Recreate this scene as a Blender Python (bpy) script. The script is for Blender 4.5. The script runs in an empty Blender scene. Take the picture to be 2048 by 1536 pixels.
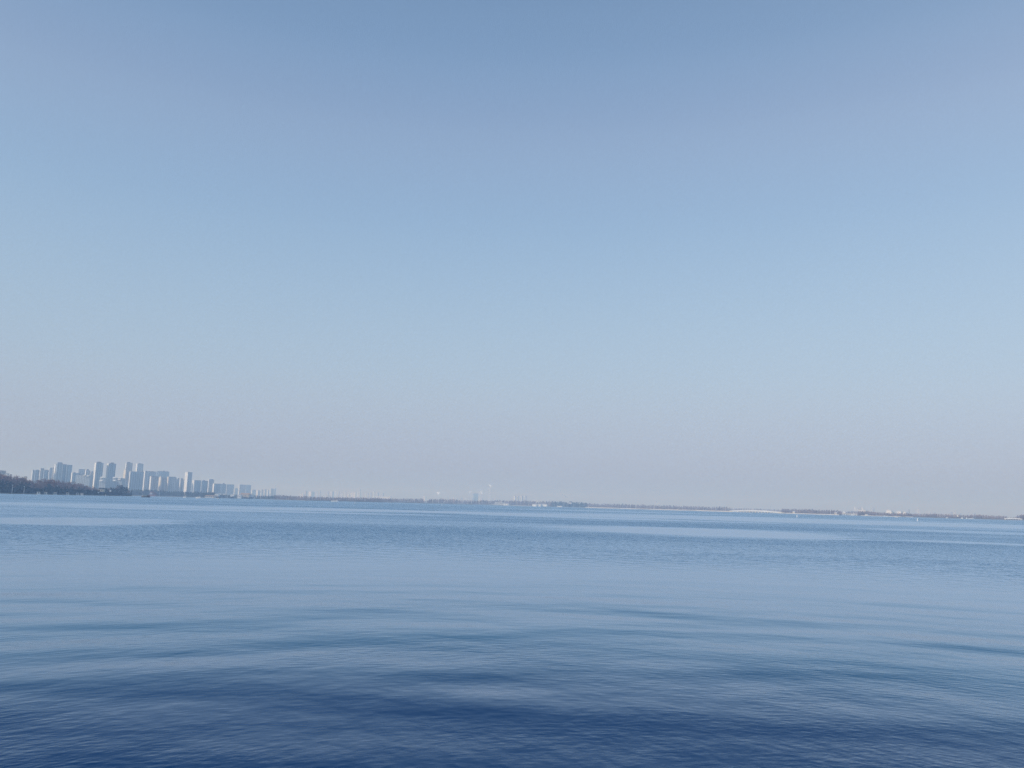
import bpy, math, random
from mathutils import Vector, Matrix
R = math.radians
rnd = random.Random(7)
SC = bpy.context.scene
COL = SC.collection

# ------------------------------------------------------------------ camera
W, H, F = 2048.0, 1536.0, 1590.0          # photograph size and focal length in its pixels
CAM_H = 3.0
ROLL = math.atan(0.0275)
PITCH = math.atan((981.5 + 0.0275 * 1024 - 768) * math.cos(ROLL) / F)
fwd = Vector((0, math.cos(PITCH), math.sin(PITCH)))
r0 = Vector((1, 0, 0)); u0 = Vector((0, -math.sin(PITCH), math.cos(PITCH)))
rgt = r0 * math.cos(ROLL) + u0 * math.sin(ROLL)
up = -r0 * math.sin(ROLL) + u0 * math.cos(ROLL)
cd = bpy.data.cameras.new('camera'); cam = bpy.data.objects.new('camera', cd); COL.objects.link(cam)
cd.sensor_width = 36; cd.lens = 36 * F / W; cd.clip_start = 0.1; cd.clip_end = 60000
cam.matrix_world = Matrix.Translation((0, 0, CAM_H)) @ Matrix((rgt, up, -fwd)).transposed().to_4x4()
SC.camera = cam

def ray(px, py):
    return (fwd * F + rgt * (px - W / 2) + up * (H / 2 - py)).normalized()
def hor(px):
    return 981.5 + 0.0275 * px
def at(px, py):                            # point of the water surface seen at a pixel
    d = ray(px, py); t = -CAM_H / d.z
    return Vector((d.x * t, d.y * t, 0))
def spot(px, py, D):                       # point at horizontal distance D along the ray of a pixel
    d = ray(px, py); t = D / math.hypot(d.x, d.y)
    return Vector((d.x * t, d.y * t, CAM_H + d.z * t))
def mpp(px, py, D):                        # metres per photo pixel, across the view
    a = spot(px - .5, py, D); b = spot(px + .5, py, D)
    return math.hypot(a.x - b.x, a.y - b.y)
def azim(px, py):
    d = ray(px, py); return math.atan2(d.x, d.y)
def lerp_tab(tab, x):
    if x <= tab[0][0]: return tab[0][1]
    for (a, b), (c, d) in zip(tab, tab[1:]):
        if x <= c: return b + (d - b) * (x - a) / (c - a)
    return tab[-1][1]

# ------------------------------------------------------------------ light
SUN_AZ, SUN_EL = R(-112), R(26)
SKY_STR, SUN_STR, HAZE_DENS = 0.085, 3.0, 0.00034
sd = bpy.data.lights.new('sun', 'SUN'); so = bpy.data.objects.new('sun', sd); COL.objects.link(so)
sd.energy = SUN_STR; sd.angle = R(0.5); sd.color = (1, .95, .88)
sv = Vector((math.sin(SUN_AZ) * math.cos(SUN_EL), math.cos(SUN_AZ) * math.cos(SUN_EL), math.sin(SUN_EL)))
so.rotation_euler = sv.to_track_quat('Z', 'Y').to_euler(); so.location = (0, 0, 400)
wd = bpy.data.worlds.new('World'); SC.world = wd; wd.use_nodes = True
wn = wd.node_tree; wn.nodes.clear()
sky = wn.nodes.new('ShaderNodeTexSky'); sky.sky_type = 'NISHITA'; sky.sun_disc = False
sky.sun_elevation = SUN_EL; sky.sun_rotation = SUN_AZ
sky.air_density = 1.0; sky.dust_density = 1.6; sky.ozone_density = 2.0; sky.altitude = 20
# the hazy winter sky: the physical sky, pulled towards the measured tones of a milky blue day
SKY_TONES = [  # sine of the elevation, linear colour
    (-.20, (.36, .41, .54)), (.00, (.36, .41, .54)), (.06, (.45, .505, .635)), (.16, (.46, .59, .74)), (.32, (.35, .515, .73)),
    (.44, (.295, .425, .64)), (.51, (.232, .365, .582)), (.57, (.19, .315, .52)), (1.0, (.13, .25, .45))]
wtc = wn.nodes.new('ShaderNodeTexCoord'); wsp = wn.nodes.new('ShaderNodeSeparateXYZ'); wn.links.new(wtc.outputs['Generated'], wsp.inputs[0])
wmr = wn.nodes.new('ShaderNodeMapRange'); wmr.inputs[1].default_value = -.2; wmr.inputs[2].default_value = 1.0
wn.links.new(wsp.outputs[2], wmr.inputs[0])
ramp = wn.nodes.new('ShaderNodeValToRGB'); ramp.color_ramp.interpolation = 'B_SPLINE' if False else 'CARDINAL'
els = ramp.color_ramp.elements
for i, (z, c) in enumerate(SKY_TONES):
    p_ = (z + .2) / 1.2
    e_ = els[i] if i < 2 else els.new(p_)
    e_.position = p_; e_.color = (*c, 1)
wn.links.new(wmr.outputs[0], ramp.inputs[0])
# a little whiter away from the middle, more so to the right
vx = wn.nodes.new('ShaderNodeCombineXYZ')
zz = wn.nodes.new('ShaderNodeMapRange'); wn.links.new(wsp.outputs[2], zz.inputs[0]); zz.inputs[1].default_value = .05; zz.inputs[2].default_value = .5
xz = wn.nodes.new('ShaderNodeMath'); xz.operation = 'MULTIPLY'; wn.links.new(wsp.outputs[0], xz.inputs[0]); wn.links.new(zz.outputs[0], xz.inputs[1])
for i, (l, q) in enumerate(((.08, .42), (.02, .22), (-.02, .08))):
    m1 = wn.nodes.new('ShaderNodeMath'); m1.operation = 'MULTIPLY_ADD'; wn.links.new(xz.outputs[0], m1.inputs[0]); m1.inputs[1].default_value = q; m1.inputs[2].default_value = l
    m2 = wn.nodes.new('ShaderNodeMath'); m2.operation = 'MULTIPLY_ADD'; wn.links.new(xz.outputs[0], m2.inputs[0]); wn.links.new(m1.outputs[0], m2.inputs[1]); m2.inputs[2].default_value = 1.0
    m3 = wn.nodes.new('ShaderNodeMath'); m3.operation = 'MULTIPLY_ADD'; wn.links.new(wsp.outputs[0], m3.inputs[0]); m3.inputs[1].default_value = .10; wn.links.new(m2.outputs[0], m3.inputs[2]); m2 = m3
    wn.links.new(m2.outputs[0], vx.inputs[i])
tm_ = wn.nodes.new('ShaderNodeVectorMath'); tm_.operation = 'MULTIPLY'; wn.links.new(ramp.outputs[0], tm_.inputs[0]); wn.links.new(vx.outputs[0], tm_.inputs[1])
sc_ = wn.nodes.new('ShaderNodeVectorMath'); sc_.operation = 'SCALE'; sc_.inputs['Scale'].default_value = 1 / SKY_STR; wn.links.new(tm_.outputs[0], sc_.inputs[0])
mxs = wn.nodes.new('ShaderNodeMix'); mxs.data_type = 'RGBA'; mxs.inputs[0].default_value = .85
wn.links.new(sky.outputs[0], mxs.inputs[6]); wn.links.new(sc_.outputs[0], mxs.inputs[7])
bg = wn.nodes.new('ShaderNodeBackground'); bg.inputs[1].default_value = SKY_STR
wo = wn.nodes.new('ShaderNodeOutputWorld')
wn.links.new(mxs.outputs[2], bg.inputs[0]); wn.links.new(bg.outputs[0], wo.inputs[0])
SC.view_settings.view_transform = 'Standard'; SC.view_settings.look = 'None'
SC.view_settings.exposure = 0; SC.view_settings.gamma = 1
SC.render.engine = 'CYCLES'
SC.cycles.use_denoising = True; SC.cycles.denoising_prefilter = 'NONE'; SC.cycles.max_bounces = 6; SC.cycles.volume_bounces = 2
SC.cycles.use_adaptive_sampling = False

# ------------------------------------------------------------------ mesh + tagging helpers
class MB:
    def __init__(s): s.v = []; s.f = []; s.m = []; s.slot = 0
    def poly(s, pts):
        n = len(s.v); s.v += [tuple(p) for p in pts]; s.f.append(tuple(range(n, n + len(pts)))); s.m.append(s.slot)
    def box(s, x0, x1, y0, y1, z0, z1):
        n = len(s.v)
        s.v += [(x0,y0,z0),(x1,y0,z0),(x1,y1,z0),(x0,y1,z0),(x0,y0,z1),(x1,y0,z1),(x1,y1,z1),(x0,y1,z1)]
        for q in ((0,3,2,1),(4,5,6,7),(0,1,5,4),(1,2,6,5),(2,3,7,6),(3,0,4,7)):
            s.f.append(tuple(n + k for k in q)); s.m.append(s.slot)
    def gable(s, x0, x1, y0, y1, z0, z1):             # ridge along x
        n = len(s.v); ym = (y0 + y1) / 2
        s.v += [(x0,y0,z0),(x1,y0,z0),(x1,y1,z0),(x0,y1,z0),(x0,ym,z1),(x1,ym,z1)]
        for q in ((0,1,5,4),(2,3,4,5),(3,0,4),(1,2,5),(0,3,2,1)):
            s.f.append(tuple(n + k for k in q)); s.m.append(s.slot)
    def cone(s, p, q, ra, rb, k=6, cap=True):
        p = Vector(p); q = Vector(q); ax = (q - p)
        if ax.length < 1e-6: return
        ax.normalize(); t = Vector((1,0,0)) if abs(ax.x) < .8 else Vector((0,1,0))
        e1 = ax.cross(t).normalized(); e2 = ax.cross(e1); n = len(s.v)
        for c, r_ in ((p, ra), (q, rb)):
            for i in range(k):
                a = 2 * math.pi * i / k; s.v.append(tuple(c + e1 * math.cos(a) * r_ + e2 * math.sin(a) * r_))
        for i in range(k):
            j = (i + 1) % k; s.f.append((n+i, n+k+i, n+k+j, n+j)); s.m.append(s.slot)
        if cap:
            s.f.append(tuple(n + k + i for i in range(k - 1, -1, -1))); s.m.append(s.slot)
            s.f.append(tuple(n + i for i in range(k))); s.m.append(s.slot)
    def mesh(s, name, *mats):
        me = bpy.data.meshes.new(name); me.from_pydata(s.v, [], s.f)
        for m in mats: me.materials.append(m)
        if len(mats) > 1: me.polygons.foreach_set('material_index', s.m)
        me.update(); return me
    def build(s, name, mat, parent=None, loc=None):
        mats = mat if isinstance(mat, (list, tuple)) else [mat]
        o = bpy.data.objects.new(name, s.mesh(name, *mats)); COL.objects.link(o)
        if parent: o.parent = parent
        if loc is not None: o.location = loc
        return o
def tag(o, label=None, cat=None, group=None, kind=None):
    if label: o['label'] = label
    if cat: o['category'] = cat
    if group: o['group'] = group
    if kind: o['kind'] = kind
    return o
def empty(name, loc, rz=0, label=None, cat=None, group=None):
    o = bpy.data.objects.new(name, None); COL.objects.link(o); o.location = loc; o.rotation_euler = (0, 0, rz)
    o.empty_display_size = 1
    return tag(o, label, cat, group)

# ------------------------------------------------------------------ materials
def new_mat(name):
    m = bpy.data.materials.new(name); m.use_nodes = True
    return m, m.node_tree, m.node_tree.nodes['Principled BSDF']
def plain(name, c, rough=.8, var=.25, scale=.3, rand=0.0, spec=.3):
    m, t, b = new_mat(name)
    n = t.nodes.new('ShaderNodeTexNoise'); n.inputs['Scale'].default_value = scale; n.inputs['Detail'].default_value = 4
    tc = t.nodes.new('ShaderNodeTexCoord'); t.links.new(tc.outputs['Object'], n.inputs['Vector'])
    mr = t.nodes.new('ShaderNodeMapRange'); mr.inputs['To Min'].default_value = 1 - var; mr.inputs['To Max'].default_value = 1 + var
    mr.inputs['From Min'].default_value = .25; mr.inputs['From Max'].default_value = .75
    t.links.new(n.outputs[0], mr.inputs[0])
    mx = t.nodes.new('ShaderNodeMix'); mx.data_type = 'RGBA'; mx.blend_type = 'MULTIPLY'; mx.inputs[0].default_value = 1
    mx.inputs[6].default_value = (*c, 1)
    src = mr.outputs[0]
    if rand:
        oi = t.nodes.new('ShaderNodeObjectInfo'); r2 = t.nodes.new('ShaderNodeMapRange')
        r2.inputs['To Min'].default_value = 1 - rand; r2.inputs['To Max'].default_value = 1 + rand
        t.links.new(oi.outputs['Random'], r2.inputs[0])
        mu = t.nodes.new('ShaderNodeMath'); mu.operation = 'MULTIPLY'
        t.links.new(src, mu.inputs[0]); t.links.new(r2.outputs[0], mu.inputs[1]); src = mu.outputs[0]
    t.links.new(src, mx.inputs[7]); t.links.new(mx.outputs[2], b.inputs['Base Color'])
    b.inputs['Roughness'].default_value = rough; b.inputs['Specular IOR Level'].default_value = spec
    return m
def facade_mat(name, wall, glass=(.05,.07,.1), bay=4.2, storey=3.0, wf=.5, hf=.5):
    m, t, b = new_mat(name)
    def math_(op, a, bb=None, c=None):
        n = t.nodes.new('ShaderNodeMath'); n.operation = op
        for i, q in enumerate((a, bb, c)):
            if q is None: continue
            if isinstance(q, (int, float)): n.inputs[i].default_value = q
            else: t.links.new(q, n.inputs[i])
        return n.outputs[0]
    tc = t.nodes.new('ShaderNodeTexCoord'); sp = t.nodes.new('ShaderNodeSeparateXYZ')
    t.links.new(tc.outputs['Object'], sp.inputs[0])
    h = math_('ADD', sp.outputs[0], sp.outputs[1])
    u = math_('FRACT', math_('DIVIDE', math_('ADD', h, 500.0), bay))
    v = math_('FRACT', math_('DIVIDE', sp.outputs[2], storey))
    win = math_('MULTIPLY', math_('LESS_THAN', u, wf), math_('LESS_THAN', v, hf))
    no = t.nodes.new('ShaderNodeTexNoise'); no.inputs['Scale'].default_value = .05
    t.links.new(tc.outputs['Object'], no.inputs['Vector'])
    mr = t.nodes.new('ShaderNodeMapRange'); mr.inputs['To Min'].default_value = .8; mr.inputs['To Max'].default_value = 1.2
    t.links.new(no.outputs[0], mr.inputs[0])
    wc = t.nodes.new('ShaderNodeMix'); wc.data_type = 'RGBA'; wc.blend_type = 'MULTIPLY'; wc.inputs[0].default_value = 1
    wc.inputs[6].default_value = (*wall, 1); t.links.new(mr.outputs[0], wc.inputs[7])
    mx = t.nodes.new('ShaderNodeMix'); mx.data_type = 'RGBA'
    t.links.new(win, mx.inputs[0]); t.links.new(wc.outputs[2], mx.inputs[6]); mx.inputs[7].default_value = (*glass, 1)
    t.links.new(mx.outputs[2], b.inputs['Base Color'])
    t.links.new(math_('MULTIPLY_ADD', win, -.55, .75), b.inputs['Roughness'])
    return m
M = dict(
    facade_grey=facade_mat('grey_facade', (.60,.61,.63)),
    facade_blue=facade_mat('blue_grey_facade', (.48,.54,.60), wf=.5, hf=.5),
    facade_glass=facade_mat('glass_facade', (.12,.16,.20), wf=.7, hf=.7),
    facade_tan=facade_mat('tan_facade', (.64,.58,.53)),
    facade_pale=facade_mat('pale_facade', (.70,.69,.67), wf=.4, hf=.45),
    end_white=plain('white_end_wall', (.82,.82,.80), var=.06, scale=.05),
    end_cream=plain('cream_end_wall', (.72,.66,.54), var=.08, scale=.05),
    roofc=plain('roof_concrete', (.40,.39,.40), var=.15, scale=.1),
    white=plain('white_paint', (.80,.80,.78), rough=.5, var=.08, scale=.4),
    cream=plain('cream_render', (.68,.60,.45), var=.1, scale=.3),
    stone=plain('pale_stone', (.62,.57,.50), var=.15, scale=.15),
    darkroof=plain('dark_roof_tile', (.05,.05,.06), var=.2, scale=.4),
    tanroof=plain('tan_roof_tile', (.45,.30,.18), var=.2, scale=.2),
    brick=plain('red_brown_brick', (.30,.15,.12), var=.2, scale=.3),
    hullbrown=plain('varnished_brown_wood', (.16,.07,.035), rough=.4, var=.3, scale=.8),
    darkglass=plain('dark_window_glass', (.03,.035,.045), rough=.15, var=.1, spec=.5),
    chimney=plain('white_chimney_paint', (.85,.84,.82), var=.05),
    metal=plain('pale_painted_metal', (.68,.70,.72), rough=.4, var=.05),
    bark=plain('grey_brown_bark', (.10,.075,.06), var=.3, scale=.5),
    twig=plain('bare_brown_twigs', (.27,.165,.15), var=.28, scale=.35, rand=.25),
    rust=plain('rusty_needles', (.26,.11,.07), var=.4, scale=.3, rand=.2),
    ever=plain('dark_evergreen_leaves', (.012,.019,.017), var=.5, scale=.35, rand=.3),
    shrub=plain('shore_shrubs', (.014,.018,.017), var=.5, scale=.2),
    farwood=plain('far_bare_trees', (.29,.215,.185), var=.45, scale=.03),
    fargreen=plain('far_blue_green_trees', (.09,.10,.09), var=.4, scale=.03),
    soil=plain('shore_soil', (.16,.14,.10), var=.3, scale=.02),
    buoy=plain('buoy_white', (.82,.83,.84), rough=.45, var=.05),
    yellowgreen=plain('yellow_green_leaves', (.12,.15,.05), var=.4, scale=.3),
)

# ------------------------------------------------------------------ water
def water_material():
    m, t, b = new_mat('lake_water')
    g = bpy.data.node_groups.new('water_height', 'ShaderNodeTree')
    g.interface.new_socket('P', in_out='INPUT', socket_type='NodeSocketVector')
    g.interface.new_socket('Wind', in_out='INPUT', socket_type='NodeSocketFloat')
    g.interface.new_socket('H', in_out='OUTPUT', socket_type='NodeSocketFloat')
    gi = g.nodes.new('NodeGroupInput'); go = g.nodes.new('NodeGroupOutput')
    def mk(tree):
        def f(op, *a):
            n = tree.nodes.new('ShaderNodeMath'); n.operation = op
            for i, q in enumerate(a):
                if isinstance(q, (int, float)): n.inputs[i].default_value = q
                else: tree.links.new(q, n.inputs[i])
            return n.outputs[0]
        return f
    f = mk(g)
    def comb(tree, x, y, z=0.0):
        n = tree.nodes.new('ShaderNodeCombineXYZ')
        for i, q in enumerate((x, y, z)):
            if isinstance(q, (int, float)): n.inputs[i].default_value = q
            else: tree.links.new(q, n.inputs[i])
        return n.outputs[0]
    def noise(tree, vec, detail=2.0, rough=.5, dist=0.0):
        n = tree.nodes.new('ShaderNodeTexNoise'); n.inputs['Scale'].default_value = 1
        n.inputs['Detail'].default_value = detail; n.inputs['Roughness'].default_value = rough
        n.inputs['Distortion'].default_value = dist
        tree.links.new(vec, n.inputs['Vector']); return n.outputs[0]
    def smooth(tree, v, a, b_, lo=0.0, hi=1.0):
        n = tree.nodes.new('ShaderNodeMapRange'); n.interpolation_type = 'SMOOTHSTEP'
        tree.links.new(v, n.inputs[0])
        for i, q in zip((1, 2, 3, 4), (a, b_, lo, hi)): n.inputs[i].default_value = q
        return n.outputs[0]
    sp = g.nodes.new('ShaderNodeSeparateXYZ'); g.links.new(gi.outputs[0], sp.inputs[0])
    x, y = sp.outputs[0], sp.outputs[1]; wind = gi.outputs[1]
    CX, CY = 1.5, 4.0                                    # rings spread from the bank
    dx = f('SUBTRACT', x, CX); dy = f('SUBTRACT', y, CY)
    r = f('SQRT', f('ADD', f('MULTIPLY', dx, dx), f('MULTIPLY', dy, dy)))
    th = f('ARCTAN2', dx, dy)
    # slow swell in wide arcs, broken up and wandering
    dys = f('ADD', y, 22.0); r_near = r; th_near = th
    r = f('SUBTRACT', f('SQRT', f('ADD', f('MULTIPLY', dx, dx), f('MULTIPLY', dys, dys))), 22.0); th = f('MULTIPLY', f('ARCTAN2', dx, dys), 2.2)
    warp = noise(g, comb(g, f('MULTIPLY', x, .045), f('MULTIPLY', y, .05), 3.1), 2)
    amp = noise(g, comb(g, f('MULTIPLY', x, .06), f('MULTIPLY', y, .085), 8.7), 2)
    ph = f('ADD', f('MULTIPLY', r, 2 * math.pi / 4.3), f('MULTIPLY', warp, 16.0))
    swell = f('MULTIPLY', f('SINE', ph), f('MULTIPLY', f('MULTIPLY', smooth(g, amp, .35, .7), smooth(g, noise(g, comb(g, f('MULTIPLY', th, 5.0), f('MULTIPLY', r, .16), 6.6), 2), .38, .62)), .030))
    sn = noise(g, comb(g, f('MULTIPLY', th, 3.6), f('MULTIPLY', r, .36), 1.7), 1.2, .45)
    sn = f('MULTIPLY', sn, .20)
    near = f('MULTIPLY', smooth(g, r, 12.0, 42.0, 1.0, 0.04), smooth(g, r, 7.0, 17.0, .5, 1.0))
    ph2 = f('ADD', f('MULTIPLY', r, 2 * math.pi / 2.7), f('MULTIPLY', warp, 7.0))
    s2_ = f('MULTIPLY', f('SINE', ph2), f('MULTIPLY', smooth(g, noise(g, comb(g, f('MULTIPLY', th, 2.6), f('MULTIPLY', r, .12), 3.3), 2), .36, .64), .013))
    sw = f('MULTIPLY', f('ADD', f('ADD', swell, s2_), sn), near)
    r = r_near; th = th_near
    # chop, long in the crest direction
    gust = smooth(g, noise(g, comb(g, f('MULTIPLY', x, .09), f('MULTIPLY', y, .13), 2.2), 3, .55), .36, .66)
    chop = noise(g, comb(g, f('MULTIPLY', th, 13.0), f('MULTIPLY', r, 1.3), 0.0), 2)
    chop = f('MULTIPLY', f('MULTIPLY', chop, .022), smooth(g, r, 14.0, 45.0, 1.0, 0.1))
    # fine ripples, near in rings and across the wind, strongest in the gusts
    rip = noise(g, comb(g, f('MULTIPLY', th, 34.0), f('MULTIPLY', r, 7.5), 5.0), 2, .5)
    rip2 = noise(g, comb(g, f('MULTIPLY', f('ADD', x, f('MULTIPLY', y, .3)), 2.6), f('MULTIPLY', f('SUBTRACT', y, f('MULTIPLY', x, .26)), 10.0), 2.0), 2, .5)
    fall = f('MULTIPLY', smooth(g, r, 12.0, 34.0, 1.0, 0.12), f('ADD', f('MULTIPLY', gust, .75), .25))
    rp = f('MULTIPLY', f('ADD', f('MULTIPLY', rip, .012), f('MULTIPLY', rip2, .0065)), fall)
    far = noise(g, comb(g, f('MULTIPLY', x, .7), f('MULTIPLY', y, .9), 9.0), 3, .62)
    fr = f('MULTIPLY', f('MULTIPLY', far, wind), .44)
    g.links.new(f('ADD', f('ADD', sw, chop), f('ADD', rp, fr)), go.inputs[0])

    # wind patches and slicks
    f = mk(t)
    ge = t.nodes.new('ShaderNodeNewGeometry'); P = ge.outputs['Position']
    s2 = t.nodes.new('ShaderNodeSeparateXYZ'); t.links.new(P, s2.inputs[0]); x, y = s2.outputs[0], s2.outputs[1]
    r = f('SQRT', f('ADD', f('MULTIPLY', x, x), f('MULTIPLY', y, y)))
    edge = noise(t, comb(t, f('MULTIPLY', x, .02), f('MULTIPLY', y, .03), 0.0), 4, .6)
    edge2 = noise(t, comb(t, f('MULTIPLY', x, .006), f('MULTIPLY', y, .02), 4.0), 4, .6)
    streak = noise(t, comb(t, f('MULTIPLY', x, .035), f('MULTIPLY', y, .30), 7.0), 3, .6)
    wob = f('ADD', f('MULTIPLY', f('SUBTRACT', edge, .5), 1.8), f('MULTIPLY', f('SUBTRACT', streak, .5), 1.9))
    wind = f('MULTIPLY', smooth(t, f('ADD', r, f('MULTIPLY', f('SUBTRACT', edge, .5), 30.0)), 34.0, 66.0), smooth(t, edge2, .30, .62, .45, 1.0))
    SLICKS = [  # pixel centre and half sizes of the calm slicks
        (120, 1043, 260, 9, .95), (1390, 1066, 330, 10, .95), (300, 1013, 700, 3.6, .8), (900, 1025, 520, 3.0, .9),
        (1750, 1046, 700, 5.5, .8), (1500, 1040, 640, 3.0, .8), (500, 1022, 380, 1.8, .8), (1200, 1036.5, 320, 2.0, .8),
        (1950, 1086, 160, 3.0, .7), (1980, 1066, 260, 3.0, .6), (1250, 1024, 300, 1.6, .5)]
    for (px, py, hw, hh, k) in SLICKS:
        slope = 0.0275
        c = at(px, py); n_ = at(px, py + hh); fa = at(px, py - hh) if py - hh > hor(px) + .6 else at(px, hor(px) + .6)
        e_ = spot(px + hw, py + slope * hw, c.length)
        ry = (fa.length - n_.length) / 2; mid = (fa.length + n_.length) / 2
        az = azim(px, py)
        cx, cy = math.sin(az) * mid, math.cos(az) * mid
        rx = c.length * hw / F
        ddx = f('SUBTRACT', x, cx); ddy = f('SUBTRACT', y, cy)
        # axes: across the view and along it
        ux = f('ADD', f('MULTIPLY', ddx, math.cos(az) / rx), f('MULTIPLY', ddy, -math.sin(az) / rx))
        uy = f('ADD', f('MULTIPLY', ddx, math.sin(az) / ry), f('MULTIPLY', ddy, math.cos(az) / ry))
        q = f('SQRT', f('ADD', f('MULTIPLY', ux, ux), f('MULTIPLY', uy, uy)))
        q = f('ADD', q, f('MULTIPLY', wob, .6))
        wind = f('MULTIPLY', wind, smooth(t, q, .55, 1.15, 1 - k, 1.0))
    EPS = .02
    def grp(vec):
        n = t.nodes.new('ShaderNodeGroup'); n.node_tree = g
        t.links.new(vec, n.inputs[0]); t.links.new(wind, n.inputs[1]); return n.outputs[0]
    def off(v):
        n = t.nodes.new('ShaderNodeVectorMath'); n.operation = 'ADD'; t.links.new(P, n.inputs[0]); n.inputs[1].default_value = v
        return n.outputs[0]
    h0, hx, hy = grp(P), grp(off((EPS, 0, 0))), grp(off((0, EPS, 0)))
    sx = f('MULTIPLY', f('SUBTRACT', h0, hx), 1 / EPS); sy = f('MULTIPLY', f('SUBTRACT', h0, hy), 1 / EPS)
    nn = t.nodes.new('ShaderNodeVectorMath'); nn.operation = 'NORMALIZE'
    t.links.new(comb(t, sx, sy, 1.0), nn.inputs[0])
    N_ = nn.outputs[0]
    dt = t.nodes.new('ShaderNodeVectorMath'); dt.operation = 'DOT_PRODUCT'; t.links.new(N_, dt.inputs[0]); t.links.new(ge.outputs['Incoming'], dt.inputs[1])
    ab = f('ABSOLUTE', dt.outputs['Value'])            # facets turned away are hidden: show their neighbours' fronts
    cs = f('MAXIMUM', ab, 0.0)
    fl = t.nodes.new('ShaderNodeVectorMath'); fl.operation = 'SCALE'; t.links.new(ge.outputs['Incoming'], fl.inputs[0])
    t.links.new(f('SUBTRACT', ab, dt.outputs['Value']), fl.inputs['Scale'])
    fa_ = t.nodes.new('ShaderNodeVectorMath'); fa_.operation = 'ADD'; t.links.new(N_, fa_.inputs[0]); t.links.new(fl.outputs[0], fa_.inputs[1])
    fn = t.nodes.new('ShaderNodeVectorMath'); fn.operation = 'NORMALIZE'; t.links.new(fa_.outputs[0], fn.inputs[0]); N_ = fn.outputs[0]
    fres = f('ADD', f('MULTIPLY', f('EXPONENT', f('MULTIPLY', f('POWER', cs, FRES_Q), -FRES_K)), .985), .015)
    gl = t.nodes.new('ShaderNodeBsdfGlossy'); gl.inputs['Color'].default_value = (.78, .875, .965, 1); t.links.new(f('MULTIPLY_ADD', wind, .10, .17), gl.inputs['Roughness']); t.links.new(N_, gl.inputs['Normal'])
    di = t.nodes.new('ShaderNodeBsdfDiffuse'); 
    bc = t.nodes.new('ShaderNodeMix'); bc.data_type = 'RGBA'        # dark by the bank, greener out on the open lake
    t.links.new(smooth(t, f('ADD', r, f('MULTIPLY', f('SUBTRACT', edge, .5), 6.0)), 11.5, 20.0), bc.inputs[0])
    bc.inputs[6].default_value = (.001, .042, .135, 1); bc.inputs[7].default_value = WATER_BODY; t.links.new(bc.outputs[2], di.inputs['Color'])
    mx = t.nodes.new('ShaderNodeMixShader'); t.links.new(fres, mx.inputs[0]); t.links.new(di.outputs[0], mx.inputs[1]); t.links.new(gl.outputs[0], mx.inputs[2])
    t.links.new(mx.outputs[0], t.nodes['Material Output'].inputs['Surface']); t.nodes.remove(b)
    return m
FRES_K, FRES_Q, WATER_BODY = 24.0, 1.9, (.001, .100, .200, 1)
wm = MB()
N = 24
for i in range(N):
    for j in range(N):
        x0, x1 = -5000 + 10000 * i / N, -5000 + 10000 * (i + 1) / N
        y0, y1 = -700 + 6700 * j / N, -700 + 6700 * (j + 1) / N
        wm.poly([(x0,y0,0),(x1,y0,0),(x1,y1,0),(x0,y1,0)])
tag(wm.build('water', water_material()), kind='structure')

# ------------------------------------------------------------------ land
SHORE = [(-500, 1000), (-80, 1010), (0, 1060), (60, 1080), (130, 1160), (200, 1260), (262, 1400), (264, 2050), (350, 2000), (430, 1950),
         (520, 2150), (620, 2000), (760, 2200), (900, 2700), (1000, 3000), (1150, 2900), (1300, 2700), (1455, 2450), (1462, 2650),
         (1556, 2600), (1564, 2300), (1680, 2080), (1688, 2250), (1712, 2250), (1718, 2080), (1850, 2000), (1990, 1950), (2100, 1950), (2700, 1900)]
def shore(px): return lerp_tab(SHORE, px)
gm = MB()
pts = []
for (a, da), (b_, db) in zip(SHORE, SHORE[1:]):
    k = max(1, int((b_ - a) / 20))
    for i in range(k): pts.append((a + (b_ - a) * i / k, da + (db - da) * i / k))
pts.append(SHORE[-1])
rg = random.Random(3); LZ = 1.0
rows = []
for px, D in pts:
    az = azim(px, hor(px)); D += rg.uniform(-6, 6)
    s_, c_ = math.sin(az), math.cos(az)
    rows.append([(s_*(D-4), c_*(D-4), -.6), (s_*D, c_*D, LZ), (s_*(D+900), c_*(D+900), LZ+.5), (s_*13000, c_*13000, 3)])
for A, B in zip(rows, rows[1:]):
    for k in range(3): gm.poly([A[k], B[k], B[k+1], A[k+1]])
tag(gm.build('ground', M['soil']), kind='structure')

# ------------------------------------------------------------------ haze
hz = MB(); hz.box(-11000, 11000, -750, 13500, -1.6, 190)
hm, ht, hb = new_mat('haze_air'); ht.nodes.remove(hb)
pv = ht.nodes.new('ShaderNodeVolumePrincipled'); pv.inputs['Color'].default_value = (.45, .68, 1.0, 1); pv.inputs['Absorption Color'].default_value = (1, 1, 1, 1)
pv.inputs['Density'].default_value = HAZE_DENS; pv.inputs['Anisotropy'].default_value = 0.0
ht.links.new(pv.outputs[0], ht.nodes['Material Output'].inputs['Volume'])
tag(hz.build('haze', hm), kind='stuff', label='thin bluish haze lying over the lake and the city', cat='haze')
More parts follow.
